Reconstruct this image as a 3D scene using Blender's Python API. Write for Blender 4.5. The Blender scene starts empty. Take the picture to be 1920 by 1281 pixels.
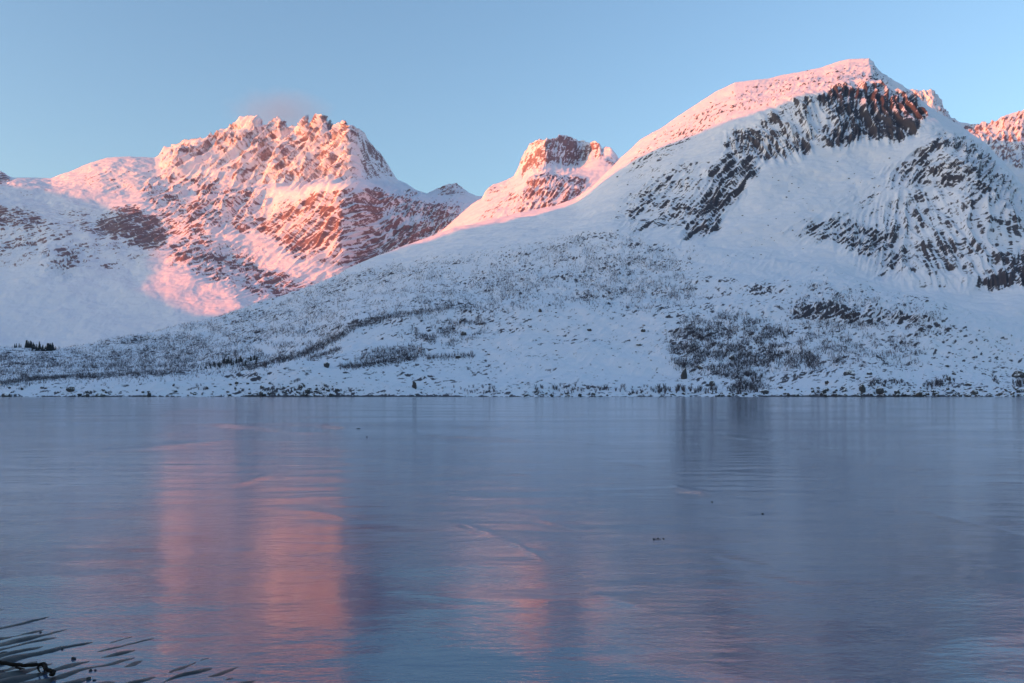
import bpy, math, re
import numpy as np
from mathutils import Vector

# ------------------------------------------------------------------ camera, sky, sun, exposure
sc = bpy.context.scene
col = sc.collection
F, CX, HOR, H = 1493.0, 960.0, 741.0, 1.6      # focal length in photo pixels, centre column, horizon row, eye height

cam_data = bpy.data.cameras.new('camera')
cam = bpy.data.objects.new('camera', cam_data)
col.objects.link(cam)
cam.location = (0, 0, H)
cam.rotation_euler = (math.radians(90), 0, 0)
cam_data.sensor_width = 36.0
cam_data.lens = 36.0 * F / 1920.0
cam_data.shift_y = (HOR - 640.5) / 1920.0
cam_data.clip_start = 0.1
cam_data.clip_end = 60000
sc.camera = cam

SUN_ELEV = math.radians(4.5)
SUN_DIR2 = np.array([-0.92, -0.40]); SUN_DIR2 = SUN_DIR2 / np.linalg.norm(SUN_DIR2)   # horizontal direction towards the sun
SUN3 = np.array([SUN_DIR2[0] * math.cos(SUN_ELEV), SUN_DIR2[1] * math.cos(SUN_ELEV), math.sin(SUN_ELEV)])

world = bpy.data.worlds.new('World')
sc.world = world
world.use_nodes = True
wn = world.node_tree
wn.nodes.clear()
sky = wn.nodes.new('ShaderNodeTexSky')
sky.sky_type = 'NISHITA'
sky.sun_disc = False
sky.sun_elevation = SUN_ELEV
sky.sun_rotation = math.atan2(SUN_DIR2[0], SUN_DIR2[1])
sky.altitude = 0
sky.air_density = 1.0
sky.dust_density = 1.8
sky.ozone_density = 1.6
bg = wn.nodes.new('ShaderNodeBackground')
bg.inputs['Strength'].default_value = 0.15
wo = wn.nodes.new('ShaderNodeOutputWorld')
tint = wn.nodes.new('ShaderNodeMix'); tint.data_type = 'RGBA'; tint.blend_type = 'MULTIPLY'
tint.inputs[0].default_value = 1.0; tint.inputs[7].default_value = (1.04, 1.15, 1.29, 1)
wn.links.new(sky.outputs[0], tint.inputs[6]); wn.links.new(tint.outputs[2], bg.inputs[0])
wn.links.new(bg.outputs[0], wo.inputs[0])

sun_data = bpy.data.lights.new('sun', 'SUN')
sun_data.energy = 2.95
sun_data.angle = math.radians(0.5)
sun_data.color = (1.0, 0.165, 0.0)
sun = bpy.data.objects.new('sun', sun_data)
col.objects.link(sun)
sun.location = (-3000, -1000, 2000)
sun.rotation_euler = Vector(SUN3).to_track_quat('Z', 'Y').to_euler()

sc.view_settings.view_transform = 'Standard'
sc.view_settings.look = 'None'
sc.view_settings.exposure = 1.5
sc.view_settings.gamma = 1.0
sc.view_settings.use_curve_mapping = False
sc.render.engine = 'CYCLES'
sc.cycles.use_denoising = True
sc.cycles.max_bounces = 6

RS = np.random.RandomState(11)

# ------------------------------------------------------------------ helpers
_ang = np.random.RandomState(5).rand(256) * 2 * np.pi
_GX, _GY = np.cos(_ang).astype(np.float32), np.sin(_ang).astype(np.float32)


def _h(ix, iy, seed):
    h = (ix.astype(np.uint32) * np.uint32(374761393)) ^ (iy.astype(np.uint32) * np.uint32(668265263)) ^ np.uint32((seed * 2246822519) & 0xffffffff)
    h = (h ^ (h >> np.uint32(13))) * np.uint32(1274126177)
    h = h ^ (h >> np.uint32(16))
    return (h & np.uint32(255)).astype(np.int32)


def noise(x, y, seed=0):
    """gradient noise, about -0.7..0.7"""
    x = np.asarray(x, np.float32); y = np.asarray(y, np.float32)
    fx = np.floor(x); fy = np.floor(y)
    ix = fx.astype(np.int32); iy = fy.astype(np.int32)
    dx = x - fx; dy = y - fy
    u = dx * dx * dx * (dx * (dx * 6 - 15) + 10); v = dy * dy * dy * (dy * (dy * 6 - 15) + 10)

    def g(ox, oy):
        k = _h(ix + ox, iy + oy, seed)
        return _GX[k] * (dx - ox) + _GY[k] * (dy - oy)
    a = g(0, 0); a = a + u * (g(1, 0) - a)
    b = g(0, 1); b = b + u * (g(1, 1) - b)
    return a + v * (b - a)


def fbm(x, y, o=4, seed=0, gain=0.5, lac=2.03):
    s = 0; a = 1.0
    for k in range(o):
        s = s + a * noise(x, y, seed + k)
        x = x * lac + 17.3; y = y * lac - 9.1; a *= gain
    return s


def ridged(x, y, o=4, seed=0, gain=0.5, lac=2.07):
    """sharp ridges, about 0..1"""
    s = 0; a = 0.5; w = 1.0
    for k in range(o):
        n = 1.0 - np.abs(noise(x, y, seed + k)) * 1.9
        n = np.clip(n, 0, 1) ** 2 * w
        s = s + a * n
        w = np.clip(n * 1.6, 0, 1)
        x = x * lac + 11.7; y = y * lac + 5.3; a *= gain
    return s


def smooth(a, b, x):
    t = np.clip((x - a) / (b - a), 0, 1)
    return t * t * (3 - 2 * t)


def box_blur(a, r, axis):
    if r < 1: return a
    pad = [(0, 0)] * a.ndim; pad[axis] = (r + 1, r)
    c = np.cumsum(np.pad(a, pad, mode='edge'), axis=axis)
    n = a.shape[axis]
    hi = np.take(c, np.arange(2 * r + 1, 2 * r + 1 + n), axis); lo = np.take(c, np.arange(0, n), axis)
    return (hi - lo) / (2 * r + 1)


def blur(a, rx, ry):
    for _ in range(3):
        a = box_blur(a, int(rx), 1) if rx >= 1 else a
        a = box_blur(a, int(ry), 0) if ry >= 1 else a
    return a


# region painter: areas of the slopes, given by where they are seen from the shore, kept in arrays sampled by bearing and elevation
GX0, GY0, GS = -480, 60, 2.0
GW, GH = 1450, 360
_gx, _gy = np.meshgrid(GX0 + GS * np.arange(GW), GY0 + GS * np.arange(GH))


def poly_mask(pts, feather=6):
    inside = np.zeros(_gx.shape, bool)
    n = len(pts)
    for i in range(n):
        x0, y0 = pts[i]; x1, y1 = pts[(i + 1) % n]
        if y0 == y1: continue
        c = ((y0 > _gy) != (y1 > _gy)) & (_gx < (x1 - x0) * (_gy - y0) / (y1 - y0) + x0)
        inside ^= c
    r = max(1, int(feather / GS / 1.8))
    return blur(inside.astype(np.float32), r, r)


def line_mask(pts, width):
    best = np.full(_gx.shape, 1e9, np.float32)
    for (x0, y0), (x1, y1) in zip(pts[:-1], pts[1:]):
        dx, dy = x1 - x0, y1 - y0
        t = np.clip(((_gx - x0) * dx + (_gy - y0) * dy) / (dx * dx + dy * dy), 0, 1)
        best = np.minimum(best, np.hypot(_gx - x0 - t * dx, _gy - y0 - t * dy))
    return np.exp(-(best / width) ** 2)


def sample(mask, px, py):
    fx = np.clip((px - GX0) / GS, 0, GW - 1.001); fy = np.clip((py - GY0) / GS, 0, GH - 1.001)
    ix = fx.astype(int); iy = fy.astype(int); u = fx - ix; v = fy - iy
    return (mask[iy, ix] * (1 - u) + mask[iy, ix + 1] * u) * (1 - v) + (mask[iy + 1, ix] * (1 - u) + mask[iy + 1, ix + 1] * u) * v


def grid_mesh(name, X, Y, Z, attrs=None, smooth_shade=True):
    nr, nc = X.shape
    co = np.stack([X, Y, Z], -1).reshape(-1, 3).astype(np.float32)
    idx = np.arange(nr * nc, dtype=np.int32).reshape(nr, nc)
    q = np.stack([idx[:-1, :-1], idx[:-1, 1:], idx[1:, 1:], idx[1:, :-1]], -1).reshape(-1, 4)
    return raw_mesh(name, co, q, attrs, smooth_shade)


def raw_mesh(name, co, faces, attrs=None, smooth_shade=False):
    faces = np.asarray(faces, np.int32); k = faces.shape[1]
    me = bpy.data.meshes.new(name)
    me.vertices.add(len(co)); me.loops.add(faces.size); me.polygons.add(len(faces))
    me.vertices.foreach_set('co', np.asarray(co, np.float32).ravel())
    me.loops.foreach_set('vertex_index', faces.ravel())
    me.polygons.foreach_set('loop_start', np.arange(0, faces.size, k, dtype=np.int32))
    me.polygons.foreach_set('loop_total', np.full(len(faces), k, np.int32))
    if smooth_shade:
        me.polygons.foreach_set('use_smooth', np.ones(len(faces), bool))
    me.update(calc_edges=True)
    for n, a in (attrs or {}).items():
        at = me.attributes.new(n, 'FLOAT', 'POINT')
        at.data.foreach_set('value', np.asarray(a, np.float32).ravel())
    return me


def link(name, me, mat, parent=None):
    o = bpy.data.objects.new(name, me)
    col.objects.link(o)
    if mat is not None and not me.materials:
        me.materials.append(mat)
    if parent: o.parent = parent
    return o


def tag(o, label=None, cat=None, group=None, kind=None):
    if label: o['label'] = label
    if cat: o['category'] = cat
    if group: o['group'] = group
    if kind: o['kind'] = kind
    return o


def new_mat(name):
    m = bpy.data.materials.new(name); m.use_nodes = True
    nt = m.node_tree; nt.nodes.clear()
    out = nt.nodes.new('ShaderNodeOutputMaterial')
    b = nt.nodes.new('ShaderNodeBsdfPrincipled')
    nt.links.new(b.outputs[0], out.inputs[0])
    return m, nt, b


def nd(nt, t, **kw):
    n = nt.nodes.new(t)
    for k, v in kw.items():
        if isinstance(k, str) and hasattr(n, k): setattr(n, k, v)
        else: n.inputs[k].default_value = v
    return n


def math_node(nt, op, a, b=None, c=None, clamp=False):
    n = nt.nodes.new('ShaderNodeMath'); n.operation = op; n.use_clamp = clamp
    for i, v in enumerate((a, b, c)):
        if v is None: continue
        if isinstance(v, (int, float)): n.inputs[i].default_value = v
        else: nt.links.new(v, n.inputs[i])
    return n.outputs[0]


def noise_node(nt, scale, detail=4, rough=0.55, vec=None, stretch=None):
    n = nt.nodes.new('ShaderNodeTexNoise')
    n.inputs['Scale'].default_value = scale; n.inputs['Detail'].default_value = detail; n.inputs['Roughness'].default_value = rough
    if vec is None:
        vec = nt.nodes.new('ShaderNodeNewGeometry').outputs['Position']
    if stretch:
        mp = nt.nodes.new('ShaderNodeMapping'); mp.inputs['Scale'].default_value = stretch
        nt.links.new(vec, mp.inputs[0]); vec = mp.outputs[0]
    nt.links.new(vec, n.inputs['Vector'])
    return n.outputs[0]


def mix_col(nt, fac, a, b):
    n = nt.nodes.new('ShaderNodeMix'); n.data_type = 'RGBA'
    for sock, v in ((n.inputs[6], a), (n.inputs[7], b)):
        if isinstance(v, tuple): sock.default_value = (*v, 1)
        else: nt.links.new(v, sock)
    if isinstance(fac, (int, float)): n.inputs[0].default_value = fac
    else: nt.links.new(fac, n.inputs[0])
    return n.outputs[2]


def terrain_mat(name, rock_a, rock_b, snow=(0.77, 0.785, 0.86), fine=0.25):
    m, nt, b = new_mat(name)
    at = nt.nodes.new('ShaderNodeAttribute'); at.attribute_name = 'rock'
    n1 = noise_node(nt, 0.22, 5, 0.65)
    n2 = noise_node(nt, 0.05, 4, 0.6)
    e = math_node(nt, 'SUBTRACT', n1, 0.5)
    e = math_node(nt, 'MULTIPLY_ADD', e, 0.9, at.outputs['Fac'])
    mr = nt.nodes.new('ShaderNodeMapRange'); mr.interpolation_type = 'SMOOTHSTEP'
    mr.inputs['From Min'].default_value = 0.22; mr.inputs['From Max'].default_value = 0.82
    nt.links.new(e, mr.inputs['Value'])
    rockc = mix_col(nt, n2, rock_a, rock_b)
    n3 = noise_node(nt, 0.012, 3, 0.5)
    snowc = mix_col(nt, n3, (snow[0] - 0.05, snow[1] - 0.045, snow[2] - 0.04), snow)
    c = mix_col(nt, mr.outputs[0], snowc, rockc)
    nt.links.new(c, b.inputs['Base Color'])
    b.inputs['Roughness'].default_value = 0.75
    b.inputs['Specular IOR Level'].default_value = 0.25
    bump = nt.nodes.new('ShaderNodeBump'); bump.inputs['Strength'].default_value = 0.6; bump.inputs['Distance'].default_value = 1.6
    nb = noise_node(nt, 0.16, 6, 0.62)
    nt.links.new(nb, bump.inputs['Height'])
    nt.links.new(bump.outputs[0], b.inputs['Normal'])
    return m


# ------------------------------------------------------------------ loft: a slope through a series of contour lines, foot to crest to back
def loft(curves, px, step, sky_i, blur_px=6, depth_blur=14):
    K = len(curves)
    PY = []; D = []
    for k, c in enumerate(curves):
        c = np.array(c, float)
        p = np.interp(px, c[:, 0], c[:, 1]); d = np.interp(px, c[:, 0], c[:, 2])
        r = max(1, int(depth_blur / step))
        d = blur(d[None], r, 0)[0]
        if k != sky_i:
            p = blur(p[None], max(1, int(blur_px / step)), 0)[0]
        PY.append(p); D.append(d)
    rows_py = []; rows_d = []; seg = []
    for k in range(K - 1):
        span = np.percentile(np.abs(PY[k + 1] - PY[k]), 97)
        n = int(max(8, span / step)) if k < sky_i else 14
        t = np.arange(n) / n
        for tt in t:
            rows_py.append(PY[k] + (PY[k + 1] - PY[k]) * tt); rows_d.append(D[k] + (D[k + 1] - D[k]) * tt); seg.append(k + tt)
    rows_py.append(PY[-1]); rows_d.append(D[-1]); seg.append(K - 1.0)
    P = np.array(rows_py); D = np.array(rows_d); seg = np.array(seg)
    k = int(np.argmin(np.abs(seg - sky_i)))
    foot = np.clip(seg[:k + 1] / 0.2, 0, 1)[:, None]
    for A, r in ((P, 8), (D, 9)):
        m = 40
        f = A[:k + 1]
        ext = np.concatenate([f, 2 * f[-1:] - f[-2:-2 - m:-1]], 0)
        B = blur(ext, 0, r / step)[:k + 1]
        A[:k + 1] = f * (1 - foot) + B * foot
    PX = np.broadcast_to(px, P.shape)
    X = (PX - CX) / F * D; Z = np.maximum(H + (HOR - P) / F * D, -4.0)
    return PX, P, X, D.copy(), Z, seg


def normals(X, Y, Z):
    P = np.stack([X, Y, Z], -1)
    du = np.gradient(P, axis=1); dv = np.gradient(P, axis=0)
    n = np.cross(du, dv)
    n /= np.maximum(np.linalg.norm(n, axis=-1, keepdims=True), 1e-9)
    n *= np.sign(n[..., 2:3] + 1e-9) * 1.0
    return n


def streak(X, Z, Y, theta, lc, lq, seed, o=5):
    """ridged relief whose ribs lean by theta degrees from the vertical (positive: top leans right)"""
    t = math.radians(theta)
    V = Z + 0.35 * Y
    wx = fbm(X / 150, V / 170, 3, seed + 91) * lc * 1.3
    c = X * math.cos(t) - V * math.sin(t) + wx * 0.6
    q = X * math.sin(t) + V * math.cos(t)
    return ridged(c / lc, q / lq, o, seed, gain=0.57)


def build_terrain(name, curves, px0, px1, step, sky_i, zones, mat, base_amp=(9, 3.0, 0.7), shore=False, seed=0, depth_blur=14, rime=None):
    """zones: (mask, rockiness, amplitude m, lean deg, across m, along m)"""
    px = np.arange(px0, px1, step)
    PX, P, X, Y, Z, seg = loft(curves, px, step, sky_i, depth_blur=depth_blur)
    U, V = X, Y + Z
    damp = np.ones(X.shape)
    if shore:
        damp = smooth(0.0, 0.5, seg)[:, None] * np.ones(X.shape)
    n0 = normals(X, Y, Z)
    disp = base_amp[0] * fbm(U / 230, V / 230, 3, seed + 1) * damp + base_amp[1] * fbm(U / 62, V / 62, 3, seed + 5) * damp \
        + base_amp[2] * fbm(U / 17, V / 17, 3, seed + 9) * (0.35 + 0.65 * damp)
    near_sky = 1 - 0.75 * np.exp(-((seg - sky_i) / 0.10) ** 2)[:, None]
    disp = disp * near_sky
    rocky = np.zeros(X.shape)
    wob_x = 16 * fbm(PX / 34, P / 30, 3, seed + 101); wob_y = 12 * fbm(PX / 34, P / 30, 3, seed + 107)
    fs = ridged(U / 11, V / 9, 4, seed + 71, gain=0.6)
    for zi, (mask, rk, amp, lean, lc, lq) in enumerate(zones):
        m = sample(mask, PX + wob_x, P + wob_y) * (seg <= sky_i + 0.9)[:, None]
        rocky = np.maximum(rocky, m * rk) if rk > 0 else rocky * (1 + m * rk)
        if amp > 0:
            sel = m > 0.01
            if sel.any():
                x_, z_, y_, ms = X[sel], Z[sel], Y[sel], m[sel]
                lc = lc * 0.70; lq = lq * 1.9; amp = amp * 0.75
                s1 = streak(x_, z_, y_, lean, lc, lq, seed + 40 + zi * 7)
                disp[sel] += amp * (s1 - 0.45) * ms
                s2 = streak(x_, z_, y_, lean + 7, lc * 0.40, lq * 0.36, seed + 43 + zi * 7, 4)
                s3 = streak(x_, z_, y_, lean + 66, lc * 0.50, lq * 0.40, seed + 46 + zi * 7, 3)
                s2 = s2 + 0.55 * smooth(0.42, 0.75, s3)
                fs[sel] = fs[sel] * (1 - ms) + s2 * ms
    X = X + n0[..., 0] * disp; Y = Y + n0[..., 1] * disp; Z = Z + n0[..., 2] * disp
    Z = np.maximum(Z, -6.0)
    n = normals(X, Y, Z)
    nb = blur(n[..., 2], 8, 8)
    local = np.clip(nb - n[..., 2], -0.3, 0.3)      # steeper than the surroundings: bare; flatter: snow holds
    fine = fbm(U / 9, V / 7, 4, seed + 75, gain=0.65)
    mid = fbm(U / 48, V / 40, 3, seed + 77)
    rock = (rocky - 0.60) * 1.35 + 1.15 * local + 0.40 * fine + 0.34 * mid + 0.42 * fbm(U / 140, V / 100, 3, seed + 83) + 1.0 * (0.42 - fs)
    rock = 0.5 + 1.5 * rock
    rock = np.where(rocky < 0.04, np.minimum(rock, 0.0), rock)
    edge = smooth(0.25, 0.02, np.abs(seg - sky_i))[:, None]
    rock = rock - edge * (0.5 - rocky).clip(0)
    rock = np.clip(rock, -0.4, 1.4)
    if rime is not None:                          # wind-plastered frost that leaves the rock only half bare
        rm = sample(rime, PX + wob_x, P + wob_y)
        rock = np.minimum(rock, 1.4 - 0.78 * rm * (0.85 + 0.5 * mid))
    if shore:                                     # wet dark stones right at the waterline
        ledge = 0.25 + 1.15 * (smooth(425, 470, PX) * smooth(875, 860, PX) + smooth(1405, 1440, PX) * smooth(1735, 1715, PX)) + 0.5 * smooth(40, 90, PX) * smooth(340, 300, PX)
        rock = np.where((Z < ledge + 1.2 * fine) & (seg < 1.2)[:, None], 1.3, rock)
    print('TERRAIN', name, X.shape, round(float(Z.max())), round(float(Z.min())))
    me = grid_mesh(name, X, Y, Z, {'rock': rock})
    o = link(name, me, mat)
    return o, dict(PX=PX, P=P, X=X, Y=Y, Z=Z, seg=seg, n=n, px=px)


# ------------------------------------------------------------------ the mountain across the water
D_sky = [(-480, 700, 1300), (-100, 668, 1450), (0, 648, 1500), (30, 649, 1500), (60, 655, 1520), (130, 656, 1560), (180, 650, 1580), (250, 632, 1620), (300, 620, 1650),
         (400, 597, 1680), (490, 568, 1720), (560, 545, 1780), (640, 512, 1840), (660, 500, 1860), (700, 482, 1890), (760, 460, 1920), (850, 430, 1970),
         (960, 402, 2010), (1040, 385, 2040), (1080, 370, 2050), (1110, 350, 2050), (1150, 312, 2050), (1165, 295, 2050), (1200, 262, 2060),
         (1240, 240, 2070), (1290, 205, 2090), (1340, 174, 2110), (1378, 155, 2120), (1440, 147, 2140), (1480, 138, 2150), (1540, 126, 2150), (1575, 115, 2150), (1592, 111, 2145),
         (1630, 110, 2120), (1638, 116, 2115), (1643, 126, 2110), (1652, 136, 2090), (1690, 160, 2040), (1720, 182, 1980), (1760, 210, 1900), (1800, 235, 1830),
         (1830, 255, 1780), (1850, 270, 1740), (1870, 292, 1700), (1890, 312, 1660), (1910, 335, 1620), (1930, 360, 1580), (1980, 420, 1500), (2100, 520, 1400), (2420, 640, 1200)]
D_shore = [(-480, 749, 690), (0, 749, 700), (400, 749, 715), (860, 749, 735), (1200, 749, 740), (1440, 749, 725), (1600, 749, 700), (1720, 749, 715), (1920, 749, 720), (2420, 749, 700)]
D_low = [(-480, 735, 770), (0, 722, 770), (60, 716, 775), (130, 712, 780), (200, 709, 780), (300, 703, 785), (400, 700, 790), (445, 692, 795), (500, 687, 800), (560, 676, 805),
         (640, 681, 810), (700, 694, 810), (800, 706, 810), (960, 714, 805), (1260, 722, 800), (1430, 727, 790), (1480, 724, 770), (1560, 714, 765), (1650, 714, 765), (1730, 724, 780),
         (1920, 722, 790), (2420, 725, 790)]
D_dip = [(-480, 733, 850), (0, 722, 860), (130, 714, 870), (300, 706, 880), (445, 697, 890), (560, 684, 890), (640, 676, 890), (700, 680, 890), (800, 690, 890), (960, 698, 880),
         (1260, 704, 870), (1430, 706, 860), (1560, 700, 850), (1650, 698, 850), (1730, 704, 850), (1920, 704, 860), (2420, 715, 860)]
D_bench = [(-480, 724, 980), (0, 705, 1000), (150, 703, 1020), (300, 698, 1040), (400, 690, 1050), (500, 672, 1060), (600, 640, 1080), (650, 615, 1080), (760, 592, 1100), (900, 582, 1110),
           (1100, 574, 1090), (1240, 580, 1060), (1300, 598, 1030), (1480, 610, 1010), (1600, 612, 1000), (1740, 612, 990), (1800, 622, 990), (1920, 650, 990), (2420, 690, 980)]
D_bench2 = [(-480, 722, 1040), (0, 698, 1060), (150, 694, 1100), (300, 686, 1130), (400, 676, 1150), (500, 655, 1170), (600, 622, 1190), (650, 600, 1190), (760, 577, 1200), (900, 566, 1210),
            (1100, 556, 1190), (1240, 562, 1150), (1300, 572, 1110), (1480, 580, 1050), (1600, 578, 1030), (1740, 584, 1030), (1800, 600, 1040), (1920, 630, 1040), (2420, 680, 1030)]
D_mid = [(-480, 715, 1150), (0, 675, 1300), (150, 675, 1350), (300, 655, 1400), (500, 615, 1460), (650, 555, 1550), (850, 490, 1620), (960, 462, 1620), (1080, 435, 1610), (1160, 425, 1550),
         (1300, 452, 1440), (1340, 458, 1430), (1450, 468, 1380), (1560, 482, 1330), (1640, 518, 1270), (1700, 535, 1240), (1780, 552, 1220), (1860, 558, 1210), (1920, 548, 1210), (2420, 640, 1120)]
D_cbase = [(-480, 709, 1200), (0, 663, 1400), (150, 665, 1450), (300, 637, 1530), (500, 590, 1610), (650, 528, 1710), (850, 456, 1800), (960, 428, 1820), (1080, 396, 1840), (1160, 345, 1800),
           (1250, 305, 1750), (1350, 292, 1660), (1420, 302, 1600), (1500, 296, 1600), (1560, 284, 1610), (1620, 270, 1630), (1690, 266, 1610), (1745, 255, 1600), (1800, 300, 1480),
           (1850, 345, 1420), (1920, 420, 1360), (2420, 640, 1150)]
D_ctop = [(-480, 704, 1250), (0, 655, 1450), (150, 659, 1510), (300, 628, 1590), (500, 577, 1670), (650, 514, 1780), (850, 442, 1890), (960, 414, 1920), (1080, 382, 1950), (1160, 318, 1930),
          (1250, 272, 1870), (1350, 238, 1780), (1420, 214, 1740), (1500, 180, 1730), (1560, 162, 1760), (1640, 154, 1820), (1700, 176, 1800), (1745, 212, 1720), (1800, 258, 1620),
          (1850, 296, 1550), (1900, 342, 1500), (1920, 366, 1470), (2420, 640, 1180)]
D_back = [(p, y + 120 + 0.15 * (740 - y), d + 900) for p, y, d in D_sky]
D_curves = [D_shore, D_low, D_dip, D_bench, D_bench2, D_mid, D_cbase, D_ctop, D_sky, D_back]

pm, lm = poly_mask, line_mask
D_zones = [
    # summit cliff
    (pm([(1530, 176), (1570, 158), (1650, 156), (1712, 180), (1748, 214), (1690, 266), (1620, 266), (1560, 280), (1520, 262), (1545, 215)], 12), 0.92, 30, 8, 34, 120),
    (pm([(1440, 205), (1530, 172), (1545, 215), (1520, 285), (1480, 302), (1420, 302), (1400, 250)], 12), 0.60, 22, -4, 24, 110),
    (pm([(1345, 262), (1400, 232), (1440, 250), (1430, 300), (1370, 280)], 10), 0.72, 16, 10, 24, 70),
    # diagonal rib under it
    (pm([(1370, 275), (1430, 305), (1395, 365), (1345, 425), (1312, 458), (1275, 448), (1300, 400), (1330, 345), (1320, 310)], 10), 0.68, 20, 35, 26, 80),
    (pm([(1155, 405), (1205, 340), (1300, 305), (1340, 330), (1290, 425), (1170, 435)], 22), 0.52, 12, 35, 24, 50),
    (pm([(1165, 330), (1200, 275), (1330, 190), (1480, 140), (1640, 112), (1690, 160), (1500, 175), (1340, 240), (1200, 330)], 14), 0.43, 5, 40, 20, 30),
    # slabs on the right
    (pm([(1640, 330), (1720, 285), (1765, 245), (1830, 262), (1895, 335), (1925, 390), (1880, 400), (1800, 360), (1700, 350)], 14), 0.60, 16, 40, 22, 60),
    (pm([(1540, 420), (1620, 400), (1700, 360), (1730, 440), (1720, 520), (1640, 505), (1560, 440)], 22), 0.54, 13, 24, 22, 110),
    (pm([(1690, 350), (1780, 345), (1820, 440), (1810, 545), (1740, 540), (1700, 522)], 26), 0.56, 11, 4, 34, 110),
    (pm([(1790, 350), (1925, 395), (1930, 520), (1860, 548), (1790, 548)], 26), 0.58, 14, 16, 40, 110),
    (pm([(1470, 430), (1560, 400), (1660, 430), (1720, 470), (1690, 515), (1640, 505), (1570, 450), (1500, 445)], 16), 0.54, 14, 50, 18, 70),
    (pm([(1840, 535), (1925, 460), (1935, 530), (1880, 556)], 10), 0.85, 16, 20, 22, 90),
    (pm([(1560, 380), (1660, 340), (1690, 300), (1740, 290), (1700, 350), (1620, 400)], 20), 0.48, 6, 40, 18, 40),
    # outcrop band above the apron
    (pm([(1470, 584), (1510, 560), (1560, 566), (1640, 576), (1740, 590), (1745, 608), (1640, 608), (1520, 606)], 8), 0.60, 9, 60, 14, 40),
    (pm([(1470, 545), (1530, 510), (1600, 540), (1740, 575), (1750, 600), (1560, 590)], 16), 0.42, 5, 60, 14, 30),
    (pm([(940, 560), (1000, 520), (1130, 510), (1240, 540), (1260, 575), (1100, 570)], 20), 0.40, 5, 50, 14, 30),
    (pm([(680, 515), (730, 490), (770, 500), (740, 530), (690, 530)], 12), 0.42, 4, 50, 12, 30),
    # everything else: specks of bare stone
    (pm([(-400, 760), (-400, 640), (300, 620), (650, 505), (900, 470), (1150, 430), (1300, 460), (1500, 480), (1640, 530), (1900, 600), (2400, 700), (2400, 760)], 10), 0.37, 2.5, 50, 16, 22),
    (pm([(-400, 760), (-400, 725), (2400, 725), (2400, 760)], 8), 0.34, 2.4, 60, 12, 20),
    (pm([(1450, 748), (1500, 726), (1560, 714), (1700, 716), (1740, 748)], 6), 0.36, 2.0, 60, 10, 18),
    # clean snow
    (pm([(1290, 500), (1330, 450), (1390, 380), (1440, 310), (1640, 275), (1740, 265), (1640, 350), (1560, 400), (1480, 440), (1560, 500), (1640, 530), (1560, 540), (1470, 520), (1400, 540)], 10), -0.75, 0, 0, 1, 1),
    (pm([(1000, 600), (1240, 590), (1270, 700), (1000, 715), (900, 660)], 14), -0.35, 0, 0, 1, 1),
    (pm([(1740, 560), (1860, 560), (1920, 550), (1920, 650), (1830, 620)], 12), -0.8, 0, 0, 1, 1),
    (pm([(700, 490), (860, 430), (1080, 372), (1060, 420), (900, 465), (760, 490)], 10), -0.75, 0, 0, 1, 1),
]
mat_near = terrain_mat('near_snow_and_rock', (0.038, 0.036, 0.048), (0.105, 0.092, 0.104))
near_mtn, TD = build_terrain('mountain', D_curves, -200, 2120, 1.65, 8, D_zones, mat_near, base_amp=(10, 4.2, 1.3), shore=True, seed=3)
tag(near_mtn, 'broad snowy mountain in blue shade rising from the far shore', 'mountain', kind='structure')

# ------------------------------------------------------------------ the jagged massif behind, lit by the low sun
A_sky = [(-480, 300, 3000), (-200, 345, 3050), (-60, 305, 3150), (0, 320, 3200), (8, 325, 3200), (22, 333, 3220), (70, 333, 3250), (95, 335, 3250), (130, 322, 3230), (170, 305, 3210), (200, 296, 3200), (245, 293, 3190),
         (290, 296, 3200), (300, 290, 3210), (310, 278, 3200), (325, 268, 3200), (345, 258, 3210), (370, 255, 3220), (400, 250, 3230), (425, 240, 3240), (440, 232, 3250),
         (450, 220, 3250), (470, 216, 3250), (485, 217, 3250), (492, 230, 3260), (500, 236, 3270), (515, 228, 3280), (525, 222, 3280), (535, 232, 3290), (542, 243, 3290), (552, 238, 3290),
         (560, 231, 3290), (575, 224, 3290), (584, 229, 3290), (592, 219, 3290), (602, 212, 3290), (612, 220, 3290), (620, 237, 3280), (635, 232, 3240), (648, 227, 3200), (657, 234, 3190), (664, 236, 3220),
         (672, 240, 3280), (685, 250, 3350), (690, 262, 3380), (700, 275, 3420), (715, 290, 3460), (725, 305, 3490), (735, 322, 3520), (745, 337, 3550), (760, 343, 3530), (780, 356, 3480), (800, 362, 3420), (820, 352, 3390),
         (840, 345, 3380), (855, 343, 3390), (868, 352, 3400), (880, 362, 3380), (892, 370, 3350), (905, 370, 3330), (930, 376, 3320), (960, 385, 3320), (1060, 410, 3300)]
A_foot = [(-480, 690, 2100), (0, 668, 2200), (200, 662, 2200), (400, 640, 2280), (480, 605, 2350), (650, 532, 2600), (860, 455, 2800), (1060, 425, 2850)]
A_apron = [(-480, 560, 2500), (0, 575, 2400), (200, 560, 2440), (330, 560, 2440), (440, 572, 2420), (480, 572, 2450), (560, 540, 2560), (650, 518, 2640), (860, 440, 2830), (1060, 420, 2880)]
A_low = [(-480, 470, 2700), (0, 472, 2680), (60, 455, 2720), (100, 442, 2740), (180, 440, 2760), (250, 458, 2720), (310, 470, 2660), (350, 470, 2640), (400, 478, 2640), (480, 505, 2640), (560, 522, 2620), (640, 506, 2680), (700, 488, 2740), (860, 428, 2860), (1060, 415, 2900)]
A_cliff = [(-480, 430, 2760), (0, 425, 2770), (90, 420, 2800), (180, 432, 2780), (250, 430, 2760), (310, 435, 2740), (390, 428, 2760), (440, 428, 2790), (490, 432, 2800), (560, 470, 2740), (640, 485, 2730), (700, 462, 2790), (780, 430, 2850), (860, 410, 2930), (1060, 410, 2960)]
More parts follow.
